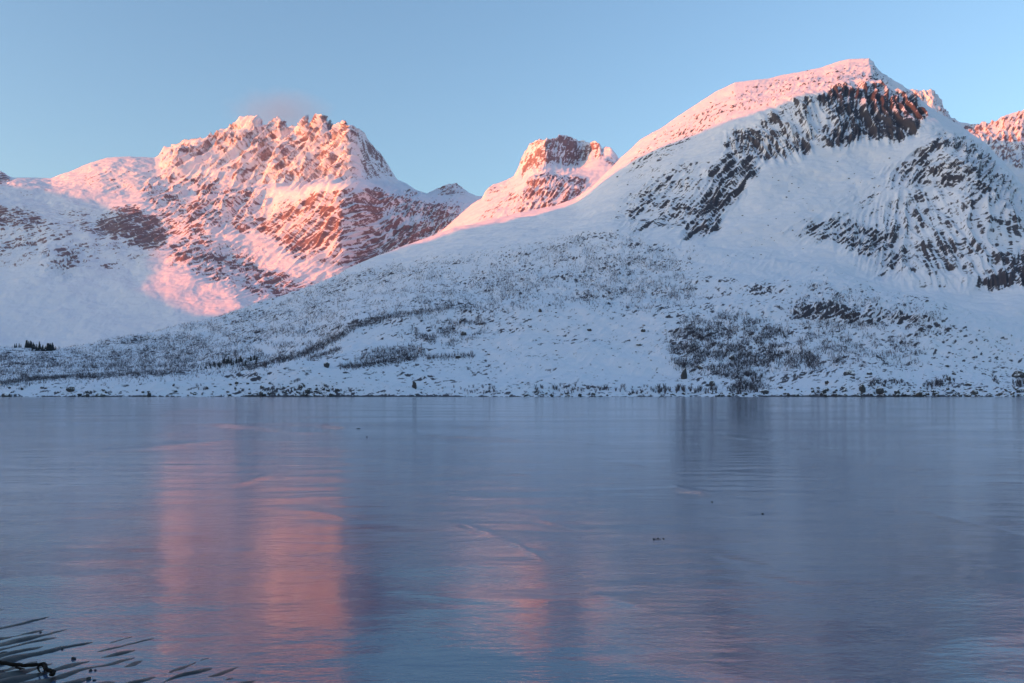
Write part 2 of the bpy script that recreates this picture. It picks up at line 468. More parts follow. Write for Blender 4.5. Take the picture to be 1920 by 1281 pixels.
A_bench = [(-480, 400, 2850), (0, 386, 2860), (90, 380, 2960), (180, 388, 2900), (250, 382, 2870), (330, 372, 2860), (400, 372, 2870), (500, 358, 2900), (590, 347, 2900), (640, 344, 2890), (680, 344, 2890), (710, 352, 2960), (760, 366, 3030), (860, 388, 3080), (960, 400, 3080), (1060, 412, 3080)]
A_bench2 = [(-480, 380, 2950), (0, 356, 3040), (90, 350, 3120), (180, 365, 3020), (250, 362, 2980), (330, 350, 2960), (400, 350, 2970), (500, 344, 3010), (590, 337, 3010), (640, 335, 2980), (668, 335, 2960), (680, 335, 3020), (700, 338, 3180), (745, 345, 3420), (780, 362, 3360), (820, 368, 3280), (860, 378, 3240), (960, 393, 3200), (1060, 411, 3180)]
A_mid = [(-480, 340, 2980), (0, 338, 3120), (90, 341, 3190), (180, 330, 3100), (250, 325, 3060), (300, 325, 3060), (330, 305, 3060), (400, 296, 3090), (500, 285, 3120), (590, 278, 3130), (640, 280, 3090), (664, 284, 3060), (676, 286, 3160), (695, 300, 3300), (745, 341, 3500), (780, 359, 3430), (820, 360, 3340), (860, 360, 3320), (960, 389, 3260), (1060, 411, 3240)]
def turn(c, k):
    # the face of the massif looks towards the morning sun: its western end lies farther back
    return [(p, y, d + k * 260 * float(np.interp(p, [100, 300, 480, 662, 690, 760], [0.1, 0.8, 0.3, -0.7, -0.15, 0.0]))) for p, y, d in c]


A_low, A_cliff = turn(A_low, .4), turn(A_cliff, .6)
A_bench, A_bench2, A_mid, A_sky = [turn(c, 1.0) for c in (A_bench, A_bench2, A_mid, A_sky)]
A_back = [(p, y + 90 + 0.1 * (740 - y), d + 900) for p, y, d in A_sky]
A_curves = [A_foot, A_apron, A_low, A_cliff, A_bench, A_bench2, A_mid, A_sky, A_back]
A_zones = [
    # upper face, snow plastered ribs leaning right
    (pm([(300, 296), (330, 262), (440, 230), (600, 205), (668, 232), (674, 338), (590, 342), (500, 350), (440, 350), (400, 340), (440, 300), (330, 320)], 19), 0.52, 62, 38, 70, 200),
    (pm([(300, 300), (325, 265), (420, 245), (500, 235), (480, 270), (380, 300), (330, 308)], 17), 0.46, 22, 25, 40, 90),
    (pm([(500, 345), (540, 300), (660, 290), (674, 338), (590, 342)], 19), 0.48, 14, 35, 30, 80),
    # shaded end wall
    (pm([(664, 232), (692, 250), (750, 340), (676, 338)], 15), 0.66, 11, -20, 34, 120),
    # broken ground under the shoulder
    (pm([(260, 350), (310, 310), (420, 330), (500, 345), (520, 400), (490, 432), (390, 428), (300, 395)], 23), 0.50, 40, 30, 60, 150),
    (pm([(110, 340), (150, 318), (290, 300), (310, 340), (280, 385), (200, 372)], 23), 0.30, 8, 50, 40, 60),
    # long lower cliff
    (pm([(485, 436), (520, 380), (600, 356), (690, 346), (770, 372), (862, 392), (850, 432), (700, 500), (640, 508), (560, 482)], 17), 0.68, 26, 40, 40, 120),
    (pm([(700, 354), (780, 364), (872, 382), (870, 440), (740, 470)], 21), 0.62, 16, 5, 30, 150),
    # dark cliff and bands to the left
    (pm([(176, 436), (196, 400), (245, 384), (300, 402), (325, 440), (300, 474), (230, 456)], 16), 0.84, 20, 50, 40, 100),
    (pm([(-100, 420), (0, 386), (70, 396), (95, 410), (60, 430), (0, 432), (-100, 440)], 17), 0.70, 14, 70, 30, 70),
    (pm([(-100, 490), (0, 440), (60, 440), (80, 455), (40, 478), (0, 488)], 17), 0.66, 14, 70, 30, 70),
    (pm([(86, 500), (120, 452), (160, 460), (150, 500), (115, 530)], 17), 0.62, 18, 40, 30, 60),
    (pm([(160, 470), (250, 470), (320, 500), (300, 520), (200, 490)], 25), 0.36, 5, 60, 20, 40),
    # rib between the snowfields
    (pm([(300, 478), (330, 450), (395, 440), (470, 480), (540, 520), (590, 530), (500, 572), (420, 540), (340, 500)], 18), 0.56, 22, 50, 34, 70),
    (pm([(-100, 340), (0, 318), (20, 332), (0, 350), (-100, 380)], 14), 0.7, 14, 20, 30, 80),
    (pm([(815, 362), (835, 342), (860, 340), (890, 370), (850, 372)], 13), 0.62, 10, 20, 24, 60),
    (pm([(-200, 385), (90, 385), (180, 392), (320, 440), (300, 500), (160, 520), (60, 500), (-200, 500)], 24), 0.38, 8, 55, 40, 60),
    (pm([(250, 345), (500, 345), (520, 420), (640, 500), (600, 560), (480, 570), (330, 480)], 24), 0.47, 14, 45, 40, 90),
    (pm([(-200, 345), (90, 345), (170, 372), (90, 384), (-200, 385)], 14), 0.16, 4, 50, 40, 60),
    # snow: glacier cone, aprons
    (pm([(392, 428), (440, 428), (492, 440), (560, 484), (645, 506), (600, 532), (545, 520), (470, 482), (412, 452)], 7), -0.95, 0, 0, 1, 1),
    (pm([(-300, 500), (80, 520), (300, 505), (420, 545), (500, 575), (480, 640), (-300, 700)], 10), -0.85, 0, 0, 1, 1),
    (pm([(500, 352), (590, 344), (680, 338), (720, 346), (715, 356), (690, 352), (590, 356)], 5), -0.8, 0, 0, 1, 1),
    (lm([(560, 500), (640, 455), (700, 425), (760, 395)], 5), -0.6, 0, 0, 1, 1),
    (lm([(520, 440), (580, 400), (640, 365)], 5), -0.6, 0, 0, 1, 1),
    (lm([(425, 345), (470, 300), (520, 262), (545, 246)], 6), -0.7, 0, 0, 1, 1),
    (lm([(520, 345), (560, 300), (600, 262)], 4), -0.6, 0, 0, 1, 1),
    (lm([(330, 318), (400, 290), (440, 276)], 6), -0.7, 0, 0, 1, 1),
    (lm([(600, 500), (650, 470), (720, 440), (780, 405)], 3.5), -0.55, 0, 0, 1, 1),
    (lm([(740, 370), (735, 420), (730, 460)], 2.5), -0.6, 0, 0, 1, 1),
    (lm([(790, 378), (786, 420), (780, 450)], 2.5), -0.6, 0, 0, 1, 1),
    (lm([(420, 360), (416, 400), (420, 430)], 4), -0.6, 0, 0, 1, 1),
    (lm([(350, 350), (352, 390), (345, 425)], 4), -0.6, 0, 0, 1, 1),
    (lm([(480, 372), (440, 410), (430, 430)], 4), -0.5, 0, 0, 1, 1),
    (lm([(350, 490), (430, 500), (520, 560)], 3), -0.5, 0, 0, 1, 1),
    (lm([(400, 450), (420, 500), (470, 560)], 3), -0.5, 0, 0, 1, 1),
]
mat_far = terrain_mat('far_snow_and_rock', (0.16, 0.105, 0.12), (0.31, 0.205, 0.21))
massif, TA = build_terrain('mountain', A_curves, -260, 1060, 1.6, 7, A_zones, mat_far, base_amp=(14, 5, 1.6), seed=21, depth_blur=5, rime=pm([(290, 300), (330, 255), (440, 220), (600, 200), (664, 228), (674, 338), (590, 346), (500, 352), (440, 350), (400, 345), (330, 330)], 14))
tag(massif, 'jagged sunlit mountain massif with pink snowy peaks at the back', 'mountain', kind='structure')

# ------------------------------------------------------------------ the knob peak in the gap
B_sky = [(820, 440, 2700), (880, 388, 2720), (905, 372, 2740), (912, 358, 2750), (925, 346, 2760), (950, 338, 2780), (964, 330, 2800), (974, 310, 2810), (985, 285, 2810), (995, 268, 2790), (1010, 262, 2740),
         (1022, 261, 2690), (1040, 258, 2740), (1050, 253, 2770), (1065, 255, 2810), (1080, 262, 2850), (1092, 264, 2875), (1105, 268, 2820), (1115, 264, 2770), (1124, 269, 2740), (1128, 282, 2760), (1135, 275, 2760), (1145, 277, 2740),
         (1155, 290, 2730), (1158, 296, 2740), (1175, 310, 2740), (1240, 360, 2740)]
B_foot = [(820, 470, 2350), (905, 440, 2350), (960, 430, 2350), (1040, 415, 2350), (1080, 400, 2350), (1160, 340, 2420), (1240, 375, 2450)]
B_low = [(820, 455, 2500), (905, 402, 2520), (960, 380, 2500), (1010, 350, 2480), (1050, 345, 2470), (1100, 350, 2500), (1130, 335, 2540), (1160, 322, 2560), (1240, 370, 2560)]
B_dome = [(820, 450, 2550), (905, 390, 2600), (960, 352, 2600), (1000, 322, 2580), (1030, 322, 2570), (1060, 322, 2580), (1100, 318, 2610), (1130, 312, 2640), (1160, 312, 2650), (1240, 366, 2640)]
B_base = [(820, 446, 2620), (905, 380, 2680), (960, 338, 2720), (978, 324, 2730), (1012, 308, 2640), (1022, 308, 2620), (1040, 311, 2665), (1080, 311, 2765), (1092, 306, 2790), (1105, 300, 2730), (1127, 298, 2690), (1158, 302, 2700), (1240, 362, 2690)]
B_back = [(p, y + 90, d + 500) for p, y, d in B_sky]
B_zones = [
    (pm([(966, 334), (985, 280), (1005, 258), (1060, 250), (1126, 266), (1128, 298), (1080, 316), (1015, 312)], 5), 0.66, 12, 5, 30, 110),
    (pm([(1012, 262), (1090, 266), (1085, 312), (1015, 308)], 5), 0.80, 5, 0, 24, 90),
    (pm([(990, 330), (1020, 318), (1070, 325), (1105, 342), (1095, 372), (1040, 400), (1000, 400), (960, 400)], 8), 0.60, 18, 25, 28, 70),
    (pm([(890, 400), (930, 362), (985, 345), (1010, 345), (985, 400), (900, 420)], 12), 0.44, 8, 35, 26, 50),
    (pm([(900, 372), (912, 352), (960, 334), (975, 344), (930, 366)], 5), 0.5, 8, 40, 20, 50),
    (pm([(1130, 308), (1150, 296), (1165, 305), (1150, 318)], 4), 0.5, 6, 40, 20, 40),
]
knob, TB = build_terrain('mountain', [B_foot, B_low, B_dome, B_base, B_sky, B_back], 820, 1240, 1.5, 4, B_zones, mat_far, base_amp=(8, 4, 1.4), seed=33, depth_blur=3)
tag(knob, 'small square-topped rock peak standing in the gap between the mountains', 'mountain', kind='structure')

# ------------------------------------------------------------------ peaks behind the right shoulder
E_sky = [(1560, 260, 2900), (1680, 180, 2950), (1706, 170, 2950), (1730, 171, 2950), (1748, 168, 2950), (1758, 176, 2960), (1767, 188, 2980), (1766, 200, 2990), (1778, 212, 3000), (1790, 222, 3000),
         (1800, 229, 3000), (1830, 233, 2950), (1860, 228, 2920), (1890, 215, 2900), (1905, 210, 2900), (1920, 206, 2900), (1990, 188, 2900), (2100, 230, 2900), (2300, 300, 2900)]
E_foot = [(1560, 520, 2300), (1920, 450, 2300), (2300, 480, 2300)]
E_low = [(1560, 400, 2450), (1800, 330, 2480), (1880, 303, 2500), (1920, 314, 2480), (2000, 330, 2480), (2300, 420, 2480)]
E_mid = [(1560, 320, 2700), (1700, 230, 2780), (1800, 262, 2760), (1860, 262, 2740), (1920, 256, 2720), (2000, 250, 2720), (2300, 360, 2720)]
E_back = [(p, y + 100, d + 700) for p, y, d in E_sky]
E_zones = [
    (pm([(1800, 236), (1860, 228), (1920, 206), (2010, 188), (2100, 240), (2050, 340), (1925, 316), (1880, 302), (1830, 262)], 6), 0.58, 20, 30, 30, 80),
    (pm([(1690, 172), (1750, 166), (1800, 230), (1790, 250), (1700, 240)], 6), 0.38, 24, 10, 34, 90),
]
right_peaks, TE = build_terrain('mountain', [E_foot, E_low, E_mid, E_sky, E_back], 1560, 2300, 1.8, 3, E_zones, mat_far, base_amp=(8, 4, 1.4), seed=47, depth_blur=4)
tag(right_peaks, 'distant pink-topped peaks showing behind the right shoulder of the near mountain', 'mountain', kind='structure')

# ------------------------------------------------------------------ the range on the near side of the fjord, out of view, between the shore and the sun
tvec = np.array([-SUN_DIR2[1], SUN_DIR2[0]]); tvec = tvec if tvec[1] < 0 else -tvec
L_OCC = 2600.0


def occ_need(px, py, d):
    x = (px - CX) / F * d; z = H + (HOR - py) / F * d
    p = np.array([x, d])
    return float(p @ tvec), z + math.tan(SUN_ELEV) * (L_OCC - float(p @ SUN_DIR2))


shade_line = [occ_need(*a) for a in [
    # on the near mountain, right to left: where the sun first reaches it
    (1760, 230, 1700), (1690, 208, 1720), (1640, 192, 1740), (1560, 172, 1760), (1500, 172, 1760), (1420, 204, 1770), (1350, 232, 1800), (1290, 252, 1850), (1220, 285, 1900), (1170, 318, 1930)]]
t_min = min(q[0] for q in shade_line)
shade_line += [(t_min - 110, 700), (t_min - 230, 560)]
shade_line += [occ_need(*a) for a in [(480, 600, 2440), (330, 546, 2530), (276, 468, 2720), (195, 395, 2880), (60, 352, 3080), (-80, 335, 3100)]]
shade_line = sorted(shade_line, key=lambda q: q[0])
print('OCC', [tuple(round(v) for v in q) for q in shade_line])
ts = np.array([q[0] for q in shade_line]); hs = np.array([q[1] for q in shade_line])
tt = np.concatenate([np.linspace(-5600, -4200, 30), np.linspace(-4180, -900, 330), np.linspace(-880, 2800, 46)])
hh = np.interp(tt, ts, hs)
print('OCC', hs.max(), hs.min())
hh = np.where(tt > ts[-1], hs[-1] + 60 * np.sin((tt - ts[-1]) / 500), hh)
cr = np.linspace(-1, 1, 25)
TT, CC = np.meshgrid(tt, cr)
ZZ = hh[None] * (1 - np.abs(CC) ** 1.15)
rid = 70 * (ridged(TT / 500, CC * 2.2 + 3, 4, 77) - 0.4)
ZZ = ZZ + rid * np.abs(CC) * (1 - np.abs(CC)) * 4
OX = (L_OCC + CC * 1500) * SUN_DIR2[0] + TT * tvec[0]; OY = (L_OCC + CC * 1500) * SUN_DIR2[1] + TT * tvec[1]
occ = link('mountain', grid_mesh('mountain', OX, OY, ZZ - 3, {'rock': np.clip(0.2 + 0.5 * fbm(TT / 60, CC * 20, 4, 3), 0, 1)}), mat_far)
tag(occ, 'snowy range on the near side of the fjord behind the viewer', 'mountain', kind='structure')

# ------------------------------------------------------------------ water
wpy = np.concatenate([HOR + H * F / np.linspace(1500, 760, 8), np.arange(HOR + 3.2, HOR + 40, 1.3), np.arange(HOR + 40, 1340, 2.3), np.arange(1345, 2100, 25.0)])
wpx = np.arange(-420, 2340, 6.0)
WPX, WPY = np.meshgrid(wpx, wpy)
WD = H * F / (WPY - HOR)
WX = (WPX - CX) / F * WD; WY = WD
WZ = np.zeros(WX.shape)
# low wavelets and slicks lying on the water: start, end, half width, slope of the near face
for x0, y0, x1, y1, w, sl in [(385, 797, 560, 812, 2.0, .045), (590, 800, 668, 805, 2.2, .035), (520, 812, 690, 818, 2.0, .02), (820, 800, 1040, 810, 2.2, .02), (745, 817, 1085, 833, 2.6, .03), (1005, 827, 1180, 838, 2.2, .025),
                              (1250, 917, 1348, 933, 3.6, .05), (1570, 798, 1960, 812, 2.2, -.02), (1640, 832, 1960, 843, 2.6, -.02), (848, 985, 945, 1015, 6, .022), (940, 1013, 1035, 1062, 5, .03), (950, 889, 1015, 897, 2.4, .02),
                              (1150, 868, 1240, 881, 2.4, .025), (430, 915, 520, 893, 4, .03), (1690, 955, 1960, 1018, 4, .02), (1540, 872, 1960, 905, 3, -.018), (100, 858, 548, 820, 3, .018), (1270, 812, 1560, 842, 2.4, .015),
                              (1000, 975, 1090, 1000, 4, .018), (620, 868, 760, 884, 3, .015), (1100, 1120, 1230, 1150, 7, .015), (1400, 1085, 1560, 1110, 6, -.02), (1330, 1045, 1480, 1075, 5, -.018), (560, 960, 680, 985, 5, .015)]:
    t = (WPX - x0) / (x1 - x0)
    wob = 2.0 * w * 0.25 * noise(WPX / 40, WPX * 0 + y0, 3)
    dv = WPY - (y0 + (y1 - y0) * t) - wob
    wm = w * WD ** 2 / (H * F)
    WZ += 2.0 * sl * wm * np.exp(-((dv + w) / w) ** 2) * smooth(0, .25, t) * smooth(1, .6, t)
mat_water, nt, b = new_mat('fjord_water')
b.inputs['Base Color'].default_value = (0.045, 0.08, 0.15, 1)
b.inputs['IOR'].default_value = 1.8
geo = nt.nodes.new('ShaderNodeNewGeometry').outputs['Position']
patch = noise_node(nt, 1.0, 3, 0.5, geo, (0.05, 0.16, 1))
rough = nt.nodes.new('ShaderNodeMapRange'); rough.inputs['From Min'].default_value = 0.35; rough.inputs['From Max'].default_value = 0.65
rough.inputs['To Min'].default_value = 0.05; rough.inputs['To Max'].default_value = 0.13
nt.links.new(patch, rough.inputs['Value']); nt.links.new(rough.outputs[0], b.inputs['Roughness'])
rip = noise_node(nt, 1.0, 4, 0.55, geo, (5.0, 13.0, 1))
swell = noise_node(nt, 1.0, 2, 0.5, geo, (0.55, 1.25, 1))
patch2 = noise_node(nt, 1.0, 2, 0.5, geo, (0.3, 0.9, 1))
amp = nt.nodes.new('ShaderNodeMapRange'); amp.inputs['From Min'].default_value = 0.35; amp.inputs['From Max'].default_value = 0.65
amp.inputs['To Min'].default_value = 0.35; amp.inputs['To Max'].default_value = 1.0
nt.links.new(patch2, amp.inputs['Value'])
b1 = nt.nodes.new('ShaderNodeBump'); b1.inputs['Distance'].default_value = 0.025
nt.links.new(swell, b1.inputs['Height'])
b2 = nt.nodes.new('ShaderNodeBump'); b2.inputs['Distance'].default_value = 0.0060
nt.links.new(rip, b2.inputs['Height']); nt.links.new(amp.outputs[0], b2.inputs['Strength']); nt.links.new(b1.outputs[0], b2.inputs['Normal'])
nt.links.new(b2.outputs[0], b.inputs['Normal'])
o = link('water', grid_mesh('water', WX, WY, WZ), mat_water)
tag(o, 'still fjord water reflecting the pink peaks', 'water', kind='structure')

# ------------------------------------------------------------------ rippled sand in the shallows
sx = np.arange(-4.6, -1.3, 0.0125); sy = np.arange(3.3, 6.1, 0.015)
SX, SY = np.meshgrid(sx, sy)
cdir = np.array([0.62, 0.785])
q = SX * cdir[0] + SY * cdir[1]; c = -SX * cdir[1] + SY * cdir[0]      # along and across the ripple crests
c = c + 0.07 * noise(SX * 1.7, SY * 1.7, 4) + 0.05 * noise(q * 4.2, c * 2.6, 8) + 0.012 * noise(q * 14, c * 8, 9)
ph = c / 0.132
tri = (ph - np.floor(ph))
wave = np.where(tri < 0.62, np.sin(tri / 0.62 * np.pi / 2), np.cos((tri - 0.62) / 0.38 * np.pi / 2)) ** 1.1
e = (SX + 2.48) * 0.62 + (SY - 4.42) * 1.0                       # distance beyond the edge where the crests drown
level = -0.0058 - 0.020 * np.clip(e, -0.25, 2) + 0.013 * noise(SX * 3.0, SY * 3.0, 31) + 0.022 * noise(q * 4.4, c * 8.5, 32)
SZ = level + 0.020 * wave - 0.0055 + 0.0022 * noise(SX * 24, SY * 24, 51) + 0.0012 * noise(SX * 60, SY * 60, 52)
mat_sand, nt, b = new_mat('wet_sand')
g = noise_node(nt, 160, 3, 0.7)
g2 = noise_node(nt, 6, 3, 0.6)
b.inputs['Roughness'].default_value = 0.33; b.inputs['Specular IOR Level'].default_value = 0.4
nt.links.new(mix_col(nt, g2, mix_col(nt, g, (0.010, 0.012, 0.015), (0.026, 0.027, 0.030)), (0.014, 0.016, 0.019)), b.inputs['Base Color'])
bp = nt.nodes.new('ShaderNodeBump'); bp.inputs['Distance'].default_value = 0.002; nt.links.new(g, bp.inputs['Height']); nt.links.new(bp.outputs[0], b.inputs['Normal'])
o = link('sand', grid_mesh('sand', SX, SY, SZ), mat_sand)
tag(o, 'dark rippled wet sand breaking the surface at the near shore', 'sand', kind='structure')


def shallows(px, py):
    d = H * F / (py - HOR)
    return (px - CX) / F * d, d


def sand_z(x, y):
    i = int(np.clip((x - sx[0]) / 0.0125, 0, len(sx) - 1)); j = int(np.clip((y - sy[0]) / 0.015, 0, len(sy) - 1))
    return float(SZ[j, i])


def tube(pts, radii, sides=8, seed=0, rough=0.12):
    r_ = np.random.RandomState(seed)
    pts = np.array(pts, float); n = len(pts)
    co = []; fc = []
    for i in range(n):
        t = pts[min(i + 1, n - 1)] - pts[max(i - 1, 0)]; t /= np.linalg.norm(t)
        u = np.cross(t, (0, 0, 1.0)); u /= np.linalg.norm(u) + 1e-9; v = np.cross(u, t)
        for k in range(sides):
            a = 2 * np.pi * k / sides; rr = radii[i] * (1 + rough * r_.randn())
            co.append(pts[i] + rr * (math.cos(a) * u + math.sin(a) * v))
    for i in range(n - 1):
        for k in range(sides):
            a, b_ = i * sides + k, i * sides + (k + 1) % sides
            fc.append((a, b_, b_ + sides, a + sides))
    co += [pts[0], pts[-1]]
    for k in range(sides):
        fc.append(((k + 1) % sides, k, len(co) - 2, len(co) - 2)); fc.append(((n - 1) * sides + k, (n - 1) * sides + (k + 1) % sides, len(co) - 1, len(co) - 1))
    return co, fc


def poly_mesh(name, co, fc, smooth_shade=True):
    me = bpy.data.meshes.new(name)
    fc = [tuple(dict.fromkeys(f)) for f in fc]
    me.from_pydata([tuple(map(float, p)) for p in co], [], fc)
    if smooth_shade:
        me.polygons.foreach_set('use_smooth', np.ones(len(fc), bool))
    me.update()
    return me


mat_wood, nt, b = new_mat('sodden_wood')
nt.links.new(mix_col(nt, noise_node(nt, 40, 4, 0.6), (0.004, 0.004, 0.004), (0.014, 0.010, 0.008)), b.inputs['Base Color']); b.inputs['Roughness'].default_value = 0.8; b.inputs['Specular IOR Level'].default_value = 0.1


def stick_pts(px_pts, lift, n=5):
    P_ = []
    for (px, py) in px_pts:
        x, y = shallows(px, py); P_.append((x, y, lift))
    P_ = np.array(P_); t = np.linspace(0, len(P_) - 1, (len(P_) - 1) * n + 1)
    Q = np.stack([np.interp(t, np.arange(len(P_)), P_[:, k]) for k in range(3)], -1)
    r_ = np.random.RandomState(3)
    return Q + r_.randn(*Q.shape) * 0.0012


branch = bpy.data.objects.new('driftwood_branch', None); col.objects.link(branch)
bx, by = shallows(60, 1257); branch.location = (bx, by, 0)
tag(branch, 'dark crooked driftwood branch lying across the rippled wet sand', 'branch')


def branch_part(name, px_pts, lift, r0, r1, seed):
    Q = stick_pts(px_pts, lift) - np.array([bx, by, 0])
    co, fc = tube(Q, np.linspace(r0, r1, len(Q)), 8, seed)
    return link(name, poly_mesh(name, co, fc), mat_wood, branch)


branch_part('stem', [(-60, 1240), (-20, 1247), (0, 1251), (25, 1256), (48, 1257.5), (70, 1256.5), (83, 1254)], 0.030, 0.011, 0.010, 1)
branch_part('broken_end', [(81, 1253), (84, 1257), (85, 1262), (90, 1265), (97, 1267), (101, 1269), (99, 1274), (93, 1274)], 0.026, 0.013, 0.009, 2)
branch_part('twig', [(71, 1257), (72, 1262), (75, 1267)], 0.02, 0.007, 0.003, 3)
branch_part('twig', [(30, 1257), (38, 1260), (46, 1260)], 0.018, 0.007, 0.003, 4)


def rock_mesh(name, seed, sub=2, sharp=0.35):
    import bmesh
    bm = bmesh.new(); bmesh.ops.create_icosphere(bm, subdivisions=sub, radius=1.0)
    r_ = np.random.RandomState(seed)
    cuts = r_.randn(9, 3); cuts[:, 2] = np.abs(cuts[:, 2]) * 0.8; cuts /= np.linalg.norm(cuts, axis=1, keepdims=True); off = 0.55 + 0.35 * r_.rand(9)
    for v in bm.verts:
        p = np.array(v.co)
        for cdir_, o_ in zip(cuts, off):
            ex = p @ cdir_ - o_
            if ex > 0: p = p - cdir_ * ex * 0.85
        p = p * (1 + 0.06 * r_.randn())
        v.co = p
    me = bpy.data.meshes.new(name); bm.to_mesh(me); bm.free()
    zs = np.array([v.co.z for v in me.vertices]); lo = zs.min() + 0.30 * (zs.max() - zs.min())
    for v in me.vertices: v.co.z = (v.co.z - lo)
    return me


mat_pebble, nt, b = new_mat('wet_pebble')
nt.links.new(mix_col(nt, noise_node(nt, 60, 3, 0.6), (0.006, 0.006, 0.007), (0.02, 0.018, 0.018)), b.inputs['Base Color']); b.inputs['Roughness'].default_value = 0.5
pebble_me = [rock_mesh('pebble', 200 + k, 2) for k in range(4)]
for me_ in pebble_me: me_.materials.append(mat_pebble)


def pebble(px, py, w, h, label, k, group=None, dx=1.0):
    x, y = shallows(px, py); s_ = w * y / F / 2
    z = max(0.0, sand_z(x, y)) if (sx[0] < x < sx[-1] and sy[0] < y < sy[-1]) else 0.0
    o_ = bpy.data.objects.new('pebble', pebble_me[k % 4]); col.objects.link(o_)
    o_.location = (x, y, z); o_.scale = (s_ * 1.35 * dx, s_ * 1.1, h * y / F / 1.8); o_.rotation_euler = (0, 0, k * 1.3)
    return tag(o_, label, 'pebble', group)


pebble(138, 1236, 7, 6, 'dark round pebble resting on a sand ripple right of the branch', 0)
pebble(170, 1258, 6, 5, 'dark pebble beside a second one on the sand ripples', 1, 'pair of pebbles on the ripples')
pebble(179, 1257.5, 4.5, 4, 'smaller dark pebble touching the water film beside its neighbour', 2, 'pair of pebbles on the ripples')
pebble(166, 1274, 8, 6, 'largest dark pebble at the lower edge of the rippled sand', 3)
pebble(177, 1276, 5, 3, 'flat dark pebble just right of the largest one', 0)
pebble(117, 1218, 4, 3.5, 'tiny pebble in the water film beyond the sand crests', 1)
pebble(76, 1186, 5, 3, 'lone tiny pebble in shallow water farther out than the sand ripples', 2)
pebble(6, 1226, 12, 4, 'ragged dark clump of seaweed on the sand at the very left edge', 3)  # seaweed clump, built from a pebble mesh
for k, (px, py, w) in enumerate([(1226, 1011.5, 4), (1230, 1011.5, 2.6), (1234, 1010.5, 4), (1238, 1011.8, 2.4), (1244, 1010.5, 3.4)]):
    pebble(px, py, w, w * 0.8, 'tiny dark pebble in the row of five breaking the open water', k, 'row of five pebbles in the open water')
pebble(1335, 941.5, 4, 2.5, 'tiny dark pebble below the pale slanting streak on the water', 1)
pebble(1430, 963.5, 4, 2.5, 'tiny dark pebble alone in open water right of the slanting streak', 2)
pebble(608, 798.5, 8, 1.6, 'thin dark floating lump near the left end of a pink streak', 0)
pebble(672, 804, 8, 1.6, 'thin dark floating lump on the right end of a pink streak', 3)
pebble(688, 819.5, 3, 2, 'small dark speck afloat beneath the pink streaks', 1)

# ------------------------------------------------------------------ boulders on the snow
ROW_P = HOR - (TD['Z'] - H) / TD['Y'] * F
n_front = int((TD['seg'] <= 8.0).sum())
COLP = (CX + TD['X'] / TD['Y'] * F)


def ground(px, py):
    """points of the near mountain seen at the given places"""
    px = np.atleast_1d(np.asarray(px, float)); py = np.atleast_1d(np.asarray(py, float))
    ci = np.clip(np.round((px - TD['px'][0]) / 1.65).astype(int), 0, len(TD['px']) - 1)
    out = np.zeros((len(px), 3))
    for s0 in range(0, len(px), 4000):
        sl = slice(s0, s0 + 4000); c_ = ci[sl]
        cost = np.abs(ROW_P[:n_front, c_] - py[None, sl]) + 0.002 * TD['Y'][:n_front, c_]
        r_ = np.argmin(cost, 0)
        out[sl, 0] = TD['X'][r_, c_]; out[sl, 1] = TD['Y'][r_, c_]; out[sl, 2] = TD['Z'][r_, c_]
    return out


def ground_seg(px, sg):
    c_ = int(np.clip(round((px - TD['px'][0]) / 1.65), 0, len(TD['px']) - 1)); r_ = int(np.argmin(np.abs(TD['seg'] - sg)))
    return TD['X'][r_, c_], TD['Y'][r_, c_], TD['Z'][r_, c_]


mat_boulder, nt, b = new_mat('boulder_stone')
gn = nt.nodes.new('ShaderNodeNewGeometry')
sep = nt.nodes.new('ShaderNodeSeparateXYZ'); nt.links.new(gn.outputs['Normal'], sep.inputs[0])
nn = noise_node(nt, 0.9, 4, 0.6)
up = math_node(nt, 'MULTIPLY_ADD', math_node(nt, 'SUBTRACT', nn, 0.5), 0.9, sep.outputs['Z'])
mr = nt.nodes.new('ShaderNodeMapRange'); mr.interpolation_type = 'SMOOTHSTEP'; mr.inputs['From Min'].default_value = 0.42; mr.inputs['From Max'].default_value = 0.80
nt.links.new(up, mr.inputs['Value'])
stone = mix_col(nt, noise_node(nt, 0.6, 4, 0.65), (0.020, 0.022, 0.024), (0.075, 0.068, 0.066))
nt.links.new(mix_col(nt, mr.outputs[0], stone, (0.84, 0.86, 0.9)), b.inputs['Base Color']); b.inputs['Roughness'].default_value = 0.8
boulder_me = [rock_mesh('boulder', 300 + k, 2) for k in range(9)]
for me_ in boulder_me: me_.materials.append(mat_boulder)


def boulder(px, py, w, h, label, k, group=None, tilt=0.0):
    x, y, z = ground(px, py)[0]
    o_ = bpy.data.objects.new('boulder', boulder_me[k % 9]); col.objects.link(o_)
    o_.location = (x, y, z); sx_ = w * y / F / 2 / 0.85
    o_.scale = (sx_, sx_ * 0.8, h * y / F / 1.05); o_.rotation_euler = (0, tilt, 0.5 * math.sin(k * 2.1))
    return tag(o_, label, 'boulder', group)


